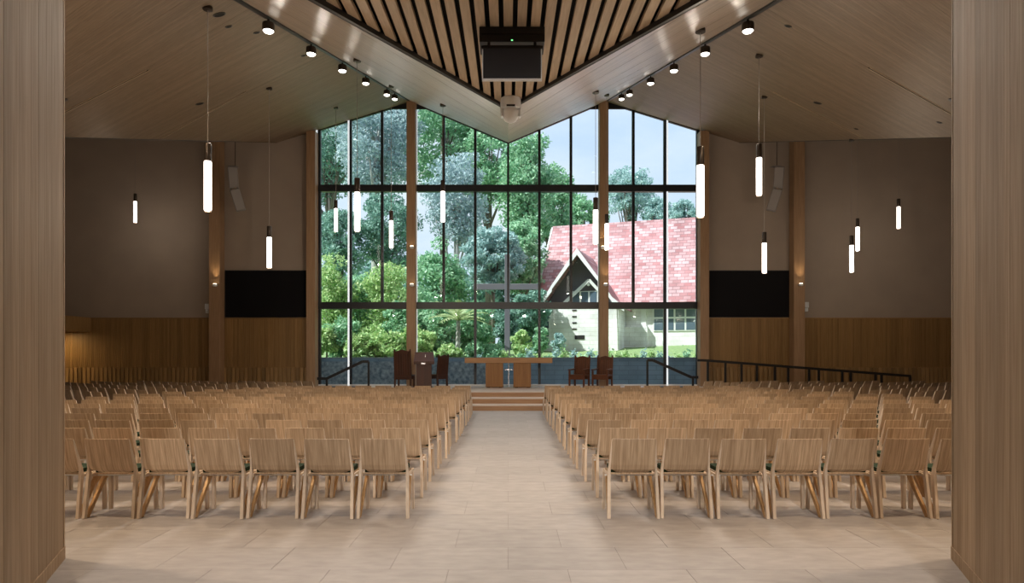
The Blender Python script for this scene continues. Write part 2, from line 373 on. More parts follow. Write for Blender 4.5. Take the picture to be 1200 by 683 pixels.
# ------------------------------------------------------------------ walls
JX = 7.42       # half width of the glazed wall
def battens(parent, x0, x1, z0, z1, d, pitch, w, depth, mat, name='batten'):
    mb = MB(); x = x0
    while x < x1-w:
        mb.box((x, d-depth*random.uniform(.7, 1), z0), (x+w, d, z1)); x += pitch
    return tag(mb.build(name, mat, parent), kind='stuff')
for s, side in ((-1, 'left'), (1, 'right')):
    x0, x1 = sorted((s*JX, s*SIDEX))
    w = MB().box((x0, GL, 0), (x1, GL+.3, ROOF_Z)).build('wall_back_'+side, 'plaster')
    tag(w, f'dim plaster end wall with oak wainscot {side} of the glass', 'wall', kind='structure')
    MB().box((x0, GL-.05, 0), (x1, GL, 3.08)).build('wainscot', 'wainscot_oak', w)
    battens(w, x0, x1, 1.20, 3.06, GL-.05, .075, .062, .018, 'wainscot_oak')
    battens(w, x0, x1, 0, 1.17, GL-.05, .165, .11, .06, 'wainscot_light', 'lower_batten')
    MB().box((x0, GL-.075, 3.06), (x1, GL, 3.10)).build('cap_rail', 'wainscot_oak', w)
    xw = s*SIDEX; a, b_ = sorted((xw, xw+s*.3))
    w = MB().box((a, 3, 0), (b_, GL+.3, ROOF_Z)).build('wall_'+side, 'plaster')
    tag(w, f'plaster side wall at the far {side} with oak wainscot', 'wall', kind='structure')
    a, b_ = sorted((xw-s*.05, xw)); MB().box((a, 5.5, 0), (b_, GL-.08, 3.08)).build('wainscot', 'wainscot_oak', w)
    # splayed portal wall beside the camera, clad with boards
    pts = [(s*3.55, 5.46), (s*2.62, 3.2)]
    w = MB().prism([(s*3.585, 5.43, 0), (s*2.66, 3.2, 0), (s*(SIDEX), 3.2, 0), (s*(SIDEX), 5.43, 0)], (0, 0, ROOF_Z)).build('wall_portal_'+side, 'portal_oak')
    tag(w, f'oak boarded splayed portal wall framing the view on the {side}', 'wall', kind='structure')
    a = Vector((s*3.55, 5.46, 0)); b_ = Vector((s*2.62, 3.2, 0)); d = (b_-a); ln = d.length; d.normalize(); nrm = Vector((-s*abs(d.y), abs(d.x), 0)); nrm = Vector((-s*.925, .38, 0)).normalized()
    pos = .045; k = 0
    while pos < ln:
        wd = min(random.choice((.13, .16, .19, .22)), ln-pos)
        p, q = a+d*(pos+.0012), a+d*(pos+wd-.0012); pr = nrm*random.uniform(0, .0015)
        MB().prism([p+pr, q+pr, q-nrm*.03, p-nrm*.03], (0, 0, 6.4)).build('board', 'portal_oak', w)
        pos += wd
    p, q = a, a+d*.043
    MB().prism([p+nrm*.004, q+nrm*.004, q-nrm*.045, p-nrm*.045], (0, 0, 6.4)).build('corner_trim', 'portal_oak', w)
    x0, x1 = sorted((s*3.56, s*SIDEX)); MB().box((x0, 5.42, 0), (x1, 5.46, ROOF_Z)).build('nave_face', 'plaster', w)
    bb = MB().prism([a+nrm*.008, b_+nrm*.008, b_-nrm*.01, a-nrm*.01], (0, 0, .10)).build('baseboard_'+side, 'portal_oak')
    tag(bb, f'low oak baseboard at the foot of the {side} portal wall', 'baseboard', kind='structure')
# wall over the portal opening (above the slatted ceiling, out of sight) and the foyer the camera stands in
tag(MB().box((-3.6, 5.1, 4.9), (3.6, 5.4, ROOF_Z)).build('wall_portal_header', 'dark_void'), 'wall closing the portal above the slatted ceiling', 'wall', kind='structure')
tag(MB().box((-9, -6, 4.9), (9, 5.15, 5.1)).build('ceiling_foyer', 'plaster'), 'plain foyer ceiling behind the viewer', 'ceiling', kind='structure')
tag(MB().box((-9, -6.3, 0), (9, -6, 5)).build('wall_foyer', 'plaster'), 'plain foyer wall behind the viewer', 'wall', kind='structure')
for s, side in ((-1, 'left'), (1, 'right')):
    a, b_ = sorted((s*9, s*9.3))
    tag(MB().box((a, -6, 0), (b_, 3.2, 5)).build('wall_foyer_'+side, 'plaster'), f'plain foyer wall out of view on the {side}', 'wall', kind='structure')
# timber bulkhead in the far left corner
bk = MB().box((-SIDEX+.06, GL-2.2, 2.55), (-16.15, GL-.08, 3.10)).build('wall_bulkhead', 'wainscot_oak', bevel=.01)
tag(bk, 'oak bulkhead box over a lit recess in the far left corner', 'wall', kind='structure')

# platform and steps
pl = empty('floor_platform'); tag(pl, 'raised altar platform with three oak-faced steps at the aisle', 'platform', kind='structure')
RI = .1533
MB().box((-5.4, 21.95, 0), (5.4, GL-.02, 3*RI)).build('deck', 'platform_stone', pl, bevel=.004)
MB().box((-5.4, 21.92, 0), (5.4, 21.95, 3*RI-.02)).build('riser', 'step_oak', pl)
for k, d in ((1, 20.2), (2, 21.05)):
    MB().box((-5.4, d, 0), (5.4, 21.93, k*RI)).build('step', 'platform_stone', pl, bevel=.003)
    MB().box((-5.4, d-.03, 0), (5.4, d, k*RI-.018)).build('riser', 'step_oak', pl)
for s in (-1, 1):
    for k in (1, 2):
        x0, x1 = sorted((s*5.4, s*(5.4+.35*(3-k)))); MB().box((x0, 23.6, 0), (x1, GL-.1, k*RI)).build('side_step', 'platform_stone', pl)
# ramp along the right end wall
rm = MB().prism([(7.0, 24.9, 0), (14.9, 24.9, 0), (14.9, 24.9, .02), (7.6, 24.9, .46), (7.0, 24.9, .46)], (0, 1.5, 0)).build('floor_ramp', 'platform_stone')
tag(rm, 'low ramp descending along the right end wall', 'ramp', kind='structure')

# ------------------------------------------------------------------ the glazed wall
win = empty('window_1', (0, GL, 0)); tag(win, 'tall dark-framed glass wall with gabled top behind the altar', 'window', kind='structure')
PXM = [374, 411, 448, 482, 520, 557, 595.5, 632, 669, 707, 742, 779, 818]
XM = [(p-CX)/F*GL for p in PXM]
def ztop(X): return min(zout(X, GL), zsof(X, GL)) if True else 0
T1, T2 = 3.57, 8.11
def wall_obj(mb, name, mat, **k): return mb.build(name, mat, win, **k)
def pane(x0, x1, z0, z1f):
    mb = MB(); P = [(x0, -.012, z0), (x1, -.012, z0), (x1, -.012, z1f(x1)), (x0, -.012, z1f(x0))]
    mb.add(P, [(0, 1, 2, 3)]); wall_obj(mb, 'pane', 'glass')
for i in range(12):
    pane(XM[i], XM[i+1], T1, lambda x: T2); pane(XM[i], XM[i+1], T2, lambda x: ztop(x)+.02)
LOW = [0, 1, 3, 5, 7, 9, 11, 12]
for a, b_ in zip(LOW[:-1], LOW[1:]): pane(XM[a], XM[b_], 3*RI, lambda x: T1)
for i, x in enumerate(XM):
    w = .15 if i in (0, 12) else .10 if i not in (6,) else .08
    if i in (3, 9): continue
    z0 = 3*RI if i in LOW else T1
    wall_obj(MB().box((x-w/2, -.07, z0), (x+w/2, .07, ztop(x)+.1)), 'mullion', 'mullion_black')
for z, hh in ((T1, .26), (T2, .26)):
    wall_obj(MB().box((XM[0]-.1, -.12, z-hh/2), (XM[-1]+.1, .10, z+hh/2)), 'transom', 'mullion_black')
wall_obj(MB().box((XM[0]-.1, -.08, 3*RI), (XM[-1]+.1, .08, 3*RI+.06)), 'sill', 'white_trim')
for s in (-1, 1):      # raking head frames
    for xa, xb in ((s*JX, s*3.76), (s*3.76, 0)):
        za, zb = ztop(xa), ztop(xb)
        wall_obj(MB().prism([(xa, -.05, za-.05), (xb, -.05, zb-.05), (xb, -.05, zb+.12), (xa, -.05, za+.12)], (0, .1, 0)), 'head_frame', 'mullion_black')
    wall_obj(MB().prism([(s*(3.76-1.1), -.06, 11.18), (s*(3.76+1.2), -.06, 11.18), (s*3.76, -.06, 11.55)], (0, .05, 0)), 'head_infill', 'mullion_black')
for p in (371.8, 409, 488.5, 701.3, 781.5, 822.3):      # slim white vertical strips with a weak emission
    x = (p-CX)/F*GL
    wall_obj(MB().box((x-.032, -.085, 3*RI), (x+.032, -.07, min(ztop(x), 10.9) if abs(p-488) > 3 and abs(p-701) > 3 else 11.1)), 'white_strip', 'strip_glow')
# solid wall above the glass line (hidden above ceilings)
tag(MB().prism([(-JX-.1, GL+.1, ztop(JX)+.2), (-3.76, GL+.1, 11.75), (0, GL+.1, ztop(0)+.2), (3.76, GL+.1, 11.75), (JX+.1, GL+.1, ztop(JX)+.2), (JX+.1, GL+.1, ROOF_Z), (-JX-.1, GL+.1, ROOF_Z)], (0, .2, 0)).build('wall_back_header', 'dark_void'), 'wall closing the gable above the glass', 'wall', kind='structure')

# timber columns
def column(px, d, w, zt, label):
    x = (px-CX)/F*d
    c = empty('timber_column', (x, d, 0)); tag(c, label, 'column', 'tall oak columns along the end wall')
    MB().box((-w/2, -.22, 0), (w/2, .22, zt)).build('shaft', 'column_oak', c, bevel=.008)
    MB().box((-w/2-.012, -.232, 0), (w/2+.012, .232, .08)).build('base_plate', 'bronze', c)
    return c
column(482.5, 26.2, .34, 11.36, 'oak column in front of the glass, left of the altar')
column(707, 26.2, .34, 11.36, 'oak column in front of the glass, right of the altar')
column(366, 26.2, .34, 10.2, 'oak column at the left edge of the glass wall')
column(824, 26.2, .34, 10.2, 'oak column at the right edge of the glass wall')
column(254, 26.2, .42, 9.0+2.3, 'oak column on the left end wall beside the black panel')
column(934, 26.2, .42, 9.0+2.3, 'oak column on the right end wall beside the black panel')

# ------------------------------------------------------------------ lamps
def lamp(kind, name, parent, loc, energy, color, rot=(0, 0, 0), size=.1, spot=None, blend=.5):
    l = bpy.data.lights.new(name, kind); l.energy = energy; l.color = color
    if kind == 'SPOT': l.spot_size = spot; l.spot_blend = blend; l.shadow_soft_size = size
    elif kind == 'AREA': l.shape = 'DISK'; l.size = size
    else: l.shadow_soft_size = size
    o = bpy.data.objects.new(name, l); COL.objects.link(o); o.location = loc; o.rotation_euler = rot
    if parent: o.parent = parent
    return o
WARM = (1, .80, .60)
def zceil(X, D):
    X = abs(X)
    return zsof(X, D) if X < xridge(D) else zout(X, D) if X < xeave(D) else SIDE_CEIL
# pendants: px x, px top, px bottom
PEND = [(243.5, 168, 247, 'largest pendant on the left, hanging nearest the left portal'),
        (158.5, 227, 261, 'pendant light at the far left against the plaster wall'),
        (315.5, 265, 314, 'pendant light hanging low in front of the left black panel'),
        (393.7, 234.6, 271.5, 'small pendant in the leftmost glass bay'),
        (418.6, 208.8, 270.8, 'large pendant in the second glass bay from the left'),
        (458.5, 247, 290.5, 'pendant just left of the left glass column, hanging lower than its neighbours'),
        (519, 211.5, 260, 'pendant right of the left glass column beside a mullion'),
        (698, 231.7, 286, 'pendant just left of the right glass column'),
        (711, 251, 293, 'pendant in front of the right glass column'),
        (820.7, 172, 254, 'largest pendant on the right, at the right edge of the glass'),
        (889.5, 169, 229, 'pendant hanging high beside the right column speaker'),
        (895.7, 272, 320, 'pendant hanging in front of the right black panel'),
        (998, 276, 319, 'lower of two close pendants against the right wall'),
        (1005, 256, 294, 'upper of two close pendants against the right wall'),
        (1053, 233, 268, 'pendant light farthest right, near the right portal')]
LP = 1.05
def pendant_mesh():
    cap = MB().lathe([(.02, 1.05), (.052, 1.05), (.056, 1.04), (.056, .775), (.05, .77)], 20).mesh('cap', 'bronze', True)
    tube = MB().lathe([(.03, 0), (.052, .004), (.056, .02), (.056, .76), (.05, .77)], 20).mesh('tube', 'tube_glow', True)
    end = MB().lathe([(.02, -.012), (.05, -.010), (.05, .002)], 20).mesh('end_cap', 'bronze')
    can = MB().lathe([(.02, -.05), (.075, -.045), (.075, 0), (.06, .02)], 20).mesh('canopy', 'bronze')
    return cap, tube, end, can
pc, pt, pe, pcan = pendant_mesh()
for x, y0, y1, lab in PEND:
    d = LP*F/(y1-y0); p = at(x, y1, d); zc = zceil(p.x, d)
    o = empty('pendant_lamp', p); tag(o, lab, 'pendant lamp', 'glowing tube pendants')
    link('cap', pc, o); link('tube', pt, o); link('end_cap', pe, o)
    link('canopy', pcan, o, (0, 0, zc-p.z))
    MB().tube((0, 0, 1.05), (0, 0, zc-p.z), .0055, n=6).build('cord', 'cord_pale', o)
    lamp('POINT', 'glow', o, (0, 0, -.09), 46 if d < 23.5 else 17, (1, .82, .64), size=.05)
# track with spotlights along each ridge
for s, side in ((-1, 'left'), (1, 'right')):
    tr = MB().prism([(s*(xridge(d)-.04), d, zridge(d)-.05) for d in (BACK_D+.1, GL-.62)]+[(s*(xridge(d)+.04), d, zridge(d)-.05) for d in (GL-.62, BACK_D+.1)], (0, 0, .05)).build('lighting_track', 'black_metal')
    tag(tr, f'black lighting track along the {side} ceiling ridge', 'lighting track', 'ceiling lighting tracks')
    for k, d in enumerate((11.9, 14.25, 16.65, 19.05, 21.9, 23.2)):
        o = empty('spotlight', (s*xridge(d), d, zridge(d)-.05))
        tag(o, f'round black spotlight, {ORD[k+1]} from the camera on the {side} track', 'spotlight', 'track spotlights')
        MB().lathe([(.02, 0), (.02, -.07)], 10).build('stem', 'black_metal', o)
        MB().lathe([(.05, -.06), (.10, -.07), (.105, -.10), (.105, -.20), (.095, -.205)], 20).build('housing', 'bronze', o, smooth=False)
        MB().lathe([(.03, -.235), (.07, -.228), (.092, -.205), (.09, -.20)], 20).build('lens', 'lens_glow', o, smooth=True)
        tgt = Vector((s*xridge(d)*1.35, max(d-4.5, 5.8), 0))-o.location
        lamp('SPOT', 'beam', o, (0, 0, -.25), 560, (1, .88, .76), tgt.to_track_quat('-Z', 'Y').to_euler(), .09, 1.75, .7)
# recessed downlights in the sloping planes
def ceil_hit(x, y):
    u, v = (x-CX)/F, (HY-y)/F
    d = (A0-EYE)/(v+BX*abs(u)-CY); return Vector((u*d, d, EYE+v*d))
for x, y, lab in ((257, 17, 'recessed downlight beside the canopy of the largest left pendant'), (268, 31, 'small recessed fitting just below the left downlight'),
                  (301, 38, 'small recessed fitting beneath the left track'), (356, 65, 'small recessed fitting near the third left spotlight'),
                  (234, 121.5, 'recessed downlight low on the left ceiling above the eave'), (923.5, 30.5, 'small recessed fitting on the upper right ceiling'),
                  (958, 120.6, 'recessed downlight low on the right ceiling above the eave'), (1101, 143.5, 'recessed fitting close to the right portal above the eave'), (1003.5, 151, 'recessed fitting at the right ceiling edge above the pendants')):
    p = ceil_hit(x, y); s = 1 if p.x > 0 else -1
    nrm = Vector((-BX*s, CY, -1)).normalized()
    o = empty('downlight', p+nrm*.004); o.rotation_euler = nrm.to_track_quat('Z', 'Y').to_euler()
    tag(o, lab, 'downlight', 'recessed ceiling fittings')
    big = .09 if lab.startswith('recessed downlight') else .05
    MB().lathe([(big, -.01), (big+.015, -.005), (big+.015, .004), (big, .006)], 18).build('rim', 'bronze', o)
    MB().lathe([(.01, .002), (big-.004, .007)], 18).build('baffle', 'dark_void', o)
# linear slots
for k, (a, b_, lab) in enumerate((((78-25, 142.6), (173, 82), 'long slot in the left ceiling next to the portal'), ((190, 162), (288, 107), 'faint long slot in the left ceiling above the plaster wall'),
                     ((1018, 79), (1143, 149), 'long slot in the right ceiling next to the portal'), ((905, 107), (1008, 160), 'faint long slot in the right ceiling above the plaster wall'))):
    p, q = ceil_hit(*a), ceil_hit(*b_); n = Vector((-BX*(1 if p.x > 0 else -1), CY, -1)).normalized()
    o = empty('air_slot', p); tag(o, lab, 'slot diffuser', 'linear ceiling slots')
    w = .05 if k % 2 == 0 else .03
    sd = (q-p).cross(n).normalized()
    MB().bar(n*.003, q-p+n*.003, w, .008, up=n).build('slot', 'dark_void', o)
    MB().bar(sd*w*.62+n*.006, q-p+sd*w*.62+n*.006, .012, .012, up=n).build('frame', 'slat_oak', o)
    MB().bar(-sd*w*.62+n*.006, q-p-sd*w*.62+n*.006, .012, .012, up=n).build('frame', 'slat_oak', o)
# light for the seats nearest the camera : warm ceiling downlights, then added foyer fill spots
for X, D, e in ((-5.0, 5.95, 760), (5.0, 5.95, 760), (-4.75, 8.6, 620), (4.75, 8.6, 620), (-6.7, 9.3, 520), (6.7, 9.3, 520), (-8.5, 13, 380), (8.5, 13, 380)):
    p = Vector((X, D, zout(X, D)-.02)); s = 1 if X > 0 else -1
    nrm = Vector((-BX*s, CY, -1)).normalized()
    o = empty('downlight', p); o.rotation_euler = nrm.to_track_quat('Z', 'Y').to_euler()
    tag(o, f'recessed warm downlight in the {"left" if s < 0 else "right"} ceiling, {"close to the portal" if D < 7 else "beside the track over the second chair row" if D < 9 else "over the third chair row" if D < 10 else "over the outer seats"}', 'downlight', 'recessed ceiling fittings')
    MB().lathe([(.085, -.01), (.11, -.005), (.11, .012), (.085, .014)], 18).build('rim', 'bronze', o)
    MB().lathe([(.01, .0), (.08, .006)], 18).build('lens', 'warm_glow', o)
    l = lamp('SPOT', 'beam', o, (0, 0, .03), e, (1, .74, .48), (0, 0, 0), .09, 2.3, .8)
    l.rotation_euler = (o.rotation_euler.to_matrix().inverted() @ Vector((-.15*s if D < 7 else 0, .55 if D < 7 else 0, -1)).normalized()).to_track_quat('-Z', 'Y').to_euler()
for X, D, e, lab in ((-1.3, -1.6, 2000, 'left'), (1.3, -1.6, 2000, 'right')):  # unseen lamps added as fill for the nearest chair backs
    o = empty('foyer_fill_spot', (X, D, 4.9)); tag(o, f'unseen fill spotlight added in the foyer behind the viewer on the {lab}, aimed at the rear chairs', 'spotlight', 'foyer fill spotlights')
    MB().lathe([(.1, -.01), (.13, -.006), (.13, .0)], 18).build('rim', 'bronze', o); MB().lathe([(.01, -.012), (.1, -.008)], 18).build('lens', 'warm_glow', o)
    lamp('SPOT', 'beam', o, (0, 0, -.04), e, (1, .90, .79), (Vector((X*2.4, 8.5, .3))-Vector((X, D, 4.9))).to_track_quat('-Z', 'Y').to_euler(), .12, 1.15, .8)
lamp('AREA', 'recess_lamp', bk, (-17.2, GL-.9, 2.52), 22, (1, .68, .32), (0, 0, 0), .3)

# ------------------------------------------------------------------ fittings on walls and ceiling
def wall_light(px, py, d, label, up=False):
    p = at(px, py, d); o = empty('wall_light', p); tag(o, label, 'wall light', 'small lights on the columns')
    MB().box((-.05, .0, -.04), (.05, .10, .05)).build('mount', 'black_metal', o, bevel=.006)
    MB().lathe([(.03, -.06), (.075, -.045), (.09, -.01), (.07, .03), (.03, .045)], 16, (0, -.05, 0)).build('housing', 'white_plastic', o, smooth=True)
    MB().lathe([(.02, .045), (.06, .04), (.062, .052), (.02, .056)], 16, (0, -.05, 0)).build('lens', 'warm_glow', o)
    if up: lamp('SPOT', 'beam', o, (0, -.1, .09), 22, (1, .72, .40), (PI-.12, 0, 0), .03, 1.1, .9)
wall_light(482.8, 289.7, 25.9, 'upper small light on the oak column left of the altar')
wall_light(482.8, 334, 25.9, 'lower small light on the oak column left of the altar')
wall_light(706.5, 290, 25.9, 'upper small light on the oak column right of the altar', True)
wall_light(709.5, 333.5, 25.9, 'lower small light on the oak column right of the altar', True)
wall_light(252.5, 334, 25.9, 'small light on the left end wall column beside the black panel', True)
wall_light(938, 333.5, 25.9, 'small light on the right end wall column beside the black panel', True)
for px, py, lab in ((244, 362, 'small white sensor box on the left wall by the column'), (944, 360, 'small white sensor box on the right wall by the column')):
    p = at(px, py, GL); o = empty('sensor_box', p); tag(o, lab, 'sensor', 'white wall boxes')
    MB().box((-.10, -.09, -.02), (.10, -.001, .20)).build('body', 'white_plastic', o, bevel=.012); MB().box((-.06, -.12, -.17), (.06, -.001, -.03)).build('lens_box', 'white_plastic', o, bevel=.012)
for x0, x1, lab in ((264.5, 361, 'large blank black panel on the left end wall'), (828.5, 925, 'large blank black panel on the right end wall')):
    a, b_ = at(x0, 372, GL), at(x1, 317, GL)
    o = empty('wall_panel', ((a.x+b_.x)/2, GL, a.z)); tag(o, lab, 'screen', 'black wall panels')
    w, h = (b_.x-a.x)/2, b_.z-a.z
    MB().box((-w+.02, -.075, .02), (w-.02, -.01, h-.02)).build('panel', 'screen_black', o)
    fr = MB(); fr.box((-w, -.085, 0), (w, -.005, .025)).box((-w, -.085, h-.025), (w, -.005, h)).box((-w, -.085, .025), (-w+.025, -.005, h-.025)).box((w-.025, -.085, .025), (w, -.005, h-.025))
    fr.build('frame', 'black_metal', o)
# hanging speakers
for px, s, lab in ((275, 1, 'pair of white loudspeakers hanging before the left end wall'), (911, -1, 'pair of white loudspeakers hanging before the right end wall')):
    d = 25.4; p = at(px, 222, d); o = empty('hanging_speaker', p); tag(o, lab, 'speaker', 'hung loudspeaker pairs')
    k = 26/31.7
    def cab(name, cz, tilt, ox):
        me = MB().box((-.17, -.16, -.40), (.17, .18, .40)).mesh(name, 'white_fabric_box', bevel=.02)
        c = link(name, me, o, (ox, 0, cz), (.10, tilt, .35*s)); g = MB().box((-.145, -.168, -.36), (.145, -.158, .36)).build('grille', plain('speaker_grille', (.36, .34, .33), .7), c); return c
    cab('cabinet', .42, -.08*s, -.05*s); cab('cabinet', -.40, -.30*s, .12*s)
    MB().box((-.06, -.1, -.05), (.10, .1, .05)).build('bracket', 'slat_oak', o)
    MB().box((-.22, -.12, .83), (.1, .12, .86)).build('hanger', 'white_fabric_box', o)
    zc = zceil(p.x, d); MB().tube((.02*s, 0, .86), (.02*s, 0, zc-p.z), .012, n=6).build('cable', 'black_metal', o)
# ceiling screen housing and monitor, camera dome
o = empty('projector_housing', (at(600, 31, 7.41).x, 7.41, slat_z(7.41)-.002)); tag(o, 'black equipment box fixed under the slatted ceiling above the monitor', 'equipment box')
MB().box((-.355, -.03, -.165), (.355, .30, 0)).build('body', 'black_metal', o, bevel=.006)
MB().box((-.01, -.034, -.155), (.01, -.03, -.145)).build('indicator', plain('green_led', (.1, .6, .2), .4, emit=(.2, 1, .3), es=2), o)
MB().box((-.33, -.034, -.09), (.33, -.03, -.075)).build('seam', 'dark_void', o)
o = empty('ceiling_monitor', (at(600, 94, 7.35).x, 7.35, 4.587)); tag(o, 'flat black monitor with silver rim hung from the slatted ceiling', 'monitor')
MB().box((-.31, -.01, .015), (.31, .03, .375)).build('screen', 'monitor_black', o, bevel=.003)
fr = MB(); fr.box((-.322, -.014, 0), (.322, .034, .014)).box((-.322, -.014, .014), (-.311, .034, .33)).box((.311, -.014, .014), (.322, .034, .33)); fr.build('rim', 'white_plastic', o)
MB().box((-.33, -.012, .34), (.33, .035, .368)).build('top_bezel', 'black_metal', o)
for s in (-1, 1): MB().bar((s*.25, .03, .36), (s*.25, .06, .44), .03, .02).build('bracket', 'black_metal', o)
d = 9.75; p = at(598.5, 117, d); o = empty('camera_dome', (p.x, d, slat_z(d))); tag(o, 'white rounded camera unit mounted at the tip of the V-shaped ceiling', 'camera')
MB().lathe([(.10, .0), (.142, -.005), (.146, -.03), (.146, -.12), (.138, -.15), (.128, -.155)], 24).build('housing', 'white_plastic', o, smooth=False, bevel=0)
MB().lathe([(.118, -.15), (.122, -.20), (.108, -.27), (.078, -.32), (.03, -.345)], 24).build('dome', 'white_plastic', o, smooth=True)
for s in (-1, 1): MB().box((s*.128-.014, -.05, -.27), (s*.128+.014, .05, -.12)).build('side_arm', 'white_plastic', o, bevel=.008)
MB().box((-.06, -.150, -.155), (.06, -.13, -.135)).build('vent', 'dark_void', o)

# ------------------------------------------------------------------ altar furniture
DK = 3*RI
o = empty('altar_table', (at(596, 450, 25.3).x, 25.3, DK)); tag(o, 'long oak altar table on two block legs before the glass', 'altar')
MB().box((-1.6, -.42, .90), (1.6, .42, 1.095)).build('table_top', 'altar_oak', o, bevel=.006)
for x in (-.60, .42):
    lg = MB().box((x-.24, -.34, .02), (x+.40, .34, .90)).build('leg', 'altar_leg_oak', o, bevel=.006)
    MB().box((x-.20, -.30, 0), (x-.08, -.2, .02)).build('foot', 'dark_timber', lg); MB().box((x+.24, -.30, 0), (x+.36, -.2, .02)).build('foot', 'dark_timber', lg)
o = empty('standing_cross', (at(596, 450, 26.0).x, 26.0, DK)); tag(o, 'slim silver cross standing behind the altar table', 'cross')
MB().box((-.015, -.015, .02), (.015, .015, .98)).build('upright', 'silver', o); MB().box((-.15, -.014, .62), (.15, .014, .65)).build('crossbar', 'silver', o)
MB().lathe([(.14, 0), (.14, .015), (.03, .03), (.02, .05)], 16).build('base', 'silver', o)

def carved_chair(px, d, rz, label, arms, h, mat, w=.60):
    x = (px-CX)/F*d; o = empty('carved_chair', (x, d, DK), rz); tag(o, label, 'chair', 'carved timber chairs on the platform')
    # chair faces local -Y
    for sx in (-1, 1):
        MB().strip([(sx*(w/2-.03), .24, 0), (sx*(w/2-.03), .22, .45), (sx*(w/2-.03), .30, h)], [.06]*3, [.07, .07, .055]).build('leg', mat, o, bevel=.006)
        MB().strip([(sx*(w/2-.03), -.26, 0), (sx*(w/2-.03), -.26, .62 if arms else .42)], [.06]*2, [.06]*2).build('leg', mat, o, bevel=.006)
        lm = MB().lathe([(.025, 0), (.035, .02), (.012, .05)], 8).build('finial', mat, o); lm.location = (sx*(w/2-.03), .30, h)
        if arms: MB().strip([(sx*(w/2-.03), -.31, .65), (sx*(w/2-.03), .24, .68)], [.09]*2, [.045]*2).build('armrest', mat, o, bevel=.008)
    MB().box((-w/2, -.30, .42), (w/2, .25, .48)).build('seat', mat, o, bevel=.008)
    MB().box((-w/2+.06, -.28, .30), (w/2-.06, -.25, .42)).build('front_rail', mat, o); MB().box((-w/2+.06, .21, .30), (w/2-.06, .24, .42)).build('rear_rail', mat, o)
    n = 6; bw = (w-.12)/n
    for k in range(n):
        x0 = -w/2+.06+k*bw+.003; MB().add([(x0, .235, .48), (x0+bw-.006, .235, .48), (x0+bw-.006, .30, h-.12), (x0, .30, h-.12), (x0, .26, .48), (x0+bw-.006, .26, .48), (x0+bw-.006, .325, h-.12), (x0, .325, h-.12)],
             [(0,3,2,1),(4,5,6,7),(0,1,5,4),(1,2,6,5),(2,3,7,6),(3,0,4,7)]).build('back_board', mat, o)
    pts = [(-w/2+.06, .295, h-.13)]+[(-w/2+.06+(w-.12)*t/8, .30, h-.03+.05*math.sin(PI*t/8)**2) for t in range(9)]+[(w/2-.06, .295, h-.13)]
    MB().prism(pts, (0, .045, 0)).build('crest_rail', mat, o)
    return o
carved_chair(474, 25.0, PI-.12, 'tall dark carved chair with crested back left of the lectern', False, 1.36, 'dark_timber', .64)
carved_chair(513, 25.5, PI+.9, 'dark carved chair half hidden behind the lectern', False, 1.18, 'dark_timber', .56)
carved_chair(679, 25.1, -.50, 'reddish timber armchair nearer the altar on the right', True, 1.14, 'red_timber', .62)
carved_chair(706, 25.1, -.50, 'reddish timber armchair farther right, before the oak column', True, 1.14, 'red_timber', .62)
o = empty('lectern', (at(497, 450, 24.6).x, 24.6, DK), .10); tag(o, 'dark timber lectern with sloping top standing left of the altar', 'lectern')
MB().box((-.30, -.20, 0), (.30, .24, .06)).build('base', 'dark_timber', o, bevel=.006)
bd = MB().box((-.27, -.17, .06), (.27, .20, .90)).build('body', 'dark_timber', o, bevel=.005)
for k in range(4): MB().box((-.24+k*.122, -.185, .12), (-.24+k*.122+.112, -.17, .80)).build('front_board', 'dark_timber', bd)
MB().prism([(-.37, -.24, .90), (.37, -.24, .90), (.33, .30, 1.26), (-.33, .30, 1.26)], (0, .0, .04)).build('sloping_top', 'red_timber', o)
MB().box((-.36, -.27, .86), (.36, -.23, .97)).build('book_ledge', 'dark_timber', o, bevel=.005)
MB().box((-.10, -.285, .86), (.05, -.272, .92)).build('plate', 'silver', o); MB().box((.03, .02, 1.10), (.055, .04, 1.20)).build('emblem', 'silver', o)

# ------------------------------------------------------------------ handrails
def rail(name, label, pts, posts, r=.03, d=None):
    o = empty(name, pts[0][:2]+(0,)); tag(o, label, 'handrail', 'black steel handrails'); base = Vector((pts[0][0], pts[0][1], 0))
    for a, b_ in zip(pts[:-1], pts[1:]): MB().bar(Vector(a)-base, Vector(b_)-base, 2*r, 2*r).build('rail', 'black_metal', o)
    for p, z0 in posts: MB().bar(Vector((p[0], p[1], z0))-base, Vector(p)-base, .07, .07).build('post', 'black_metal', o)
    return o
def pw(x, y, d=25.4): return tuple(at(x, y, d))
rail('handrail', 'black handrail stepping down left of the carved chairs', [pw(372, 443.5), pw(383, 443.5), pw(425, 423.6), pw(432, 423.6)], [(pw(432, 423.6), DK), (pw(383, 443.5), 0)], .05)
rail('handrail', 'black handrail stepping down right of the armchairs', [pw(758.6, 422), pw(765, 422), pw(810, 442), pw(818, 442)], [(pw(758.6, 422), DK), (pw(812, 442), 0)], .05)
def ry(x): return 422.6+(x-829)*(440.6-422.6)/(1067-829)
rail('handrail', 'long black ramp handrail with many posts along the right wall', [pw(817, 422, 24.95), pw(829, 422.4, 24.95), pw(1067, 440.6, 24.95)],
     [(pw(x, ry(x), 24.95), max(0.0, .46*(1-(x-836)/(1067-836)))) for x in (829.5, 850, 869, 887, 908, 923.5, 948, 959.5, 987, 997, 1026, 1033, 1066.5)], .045)

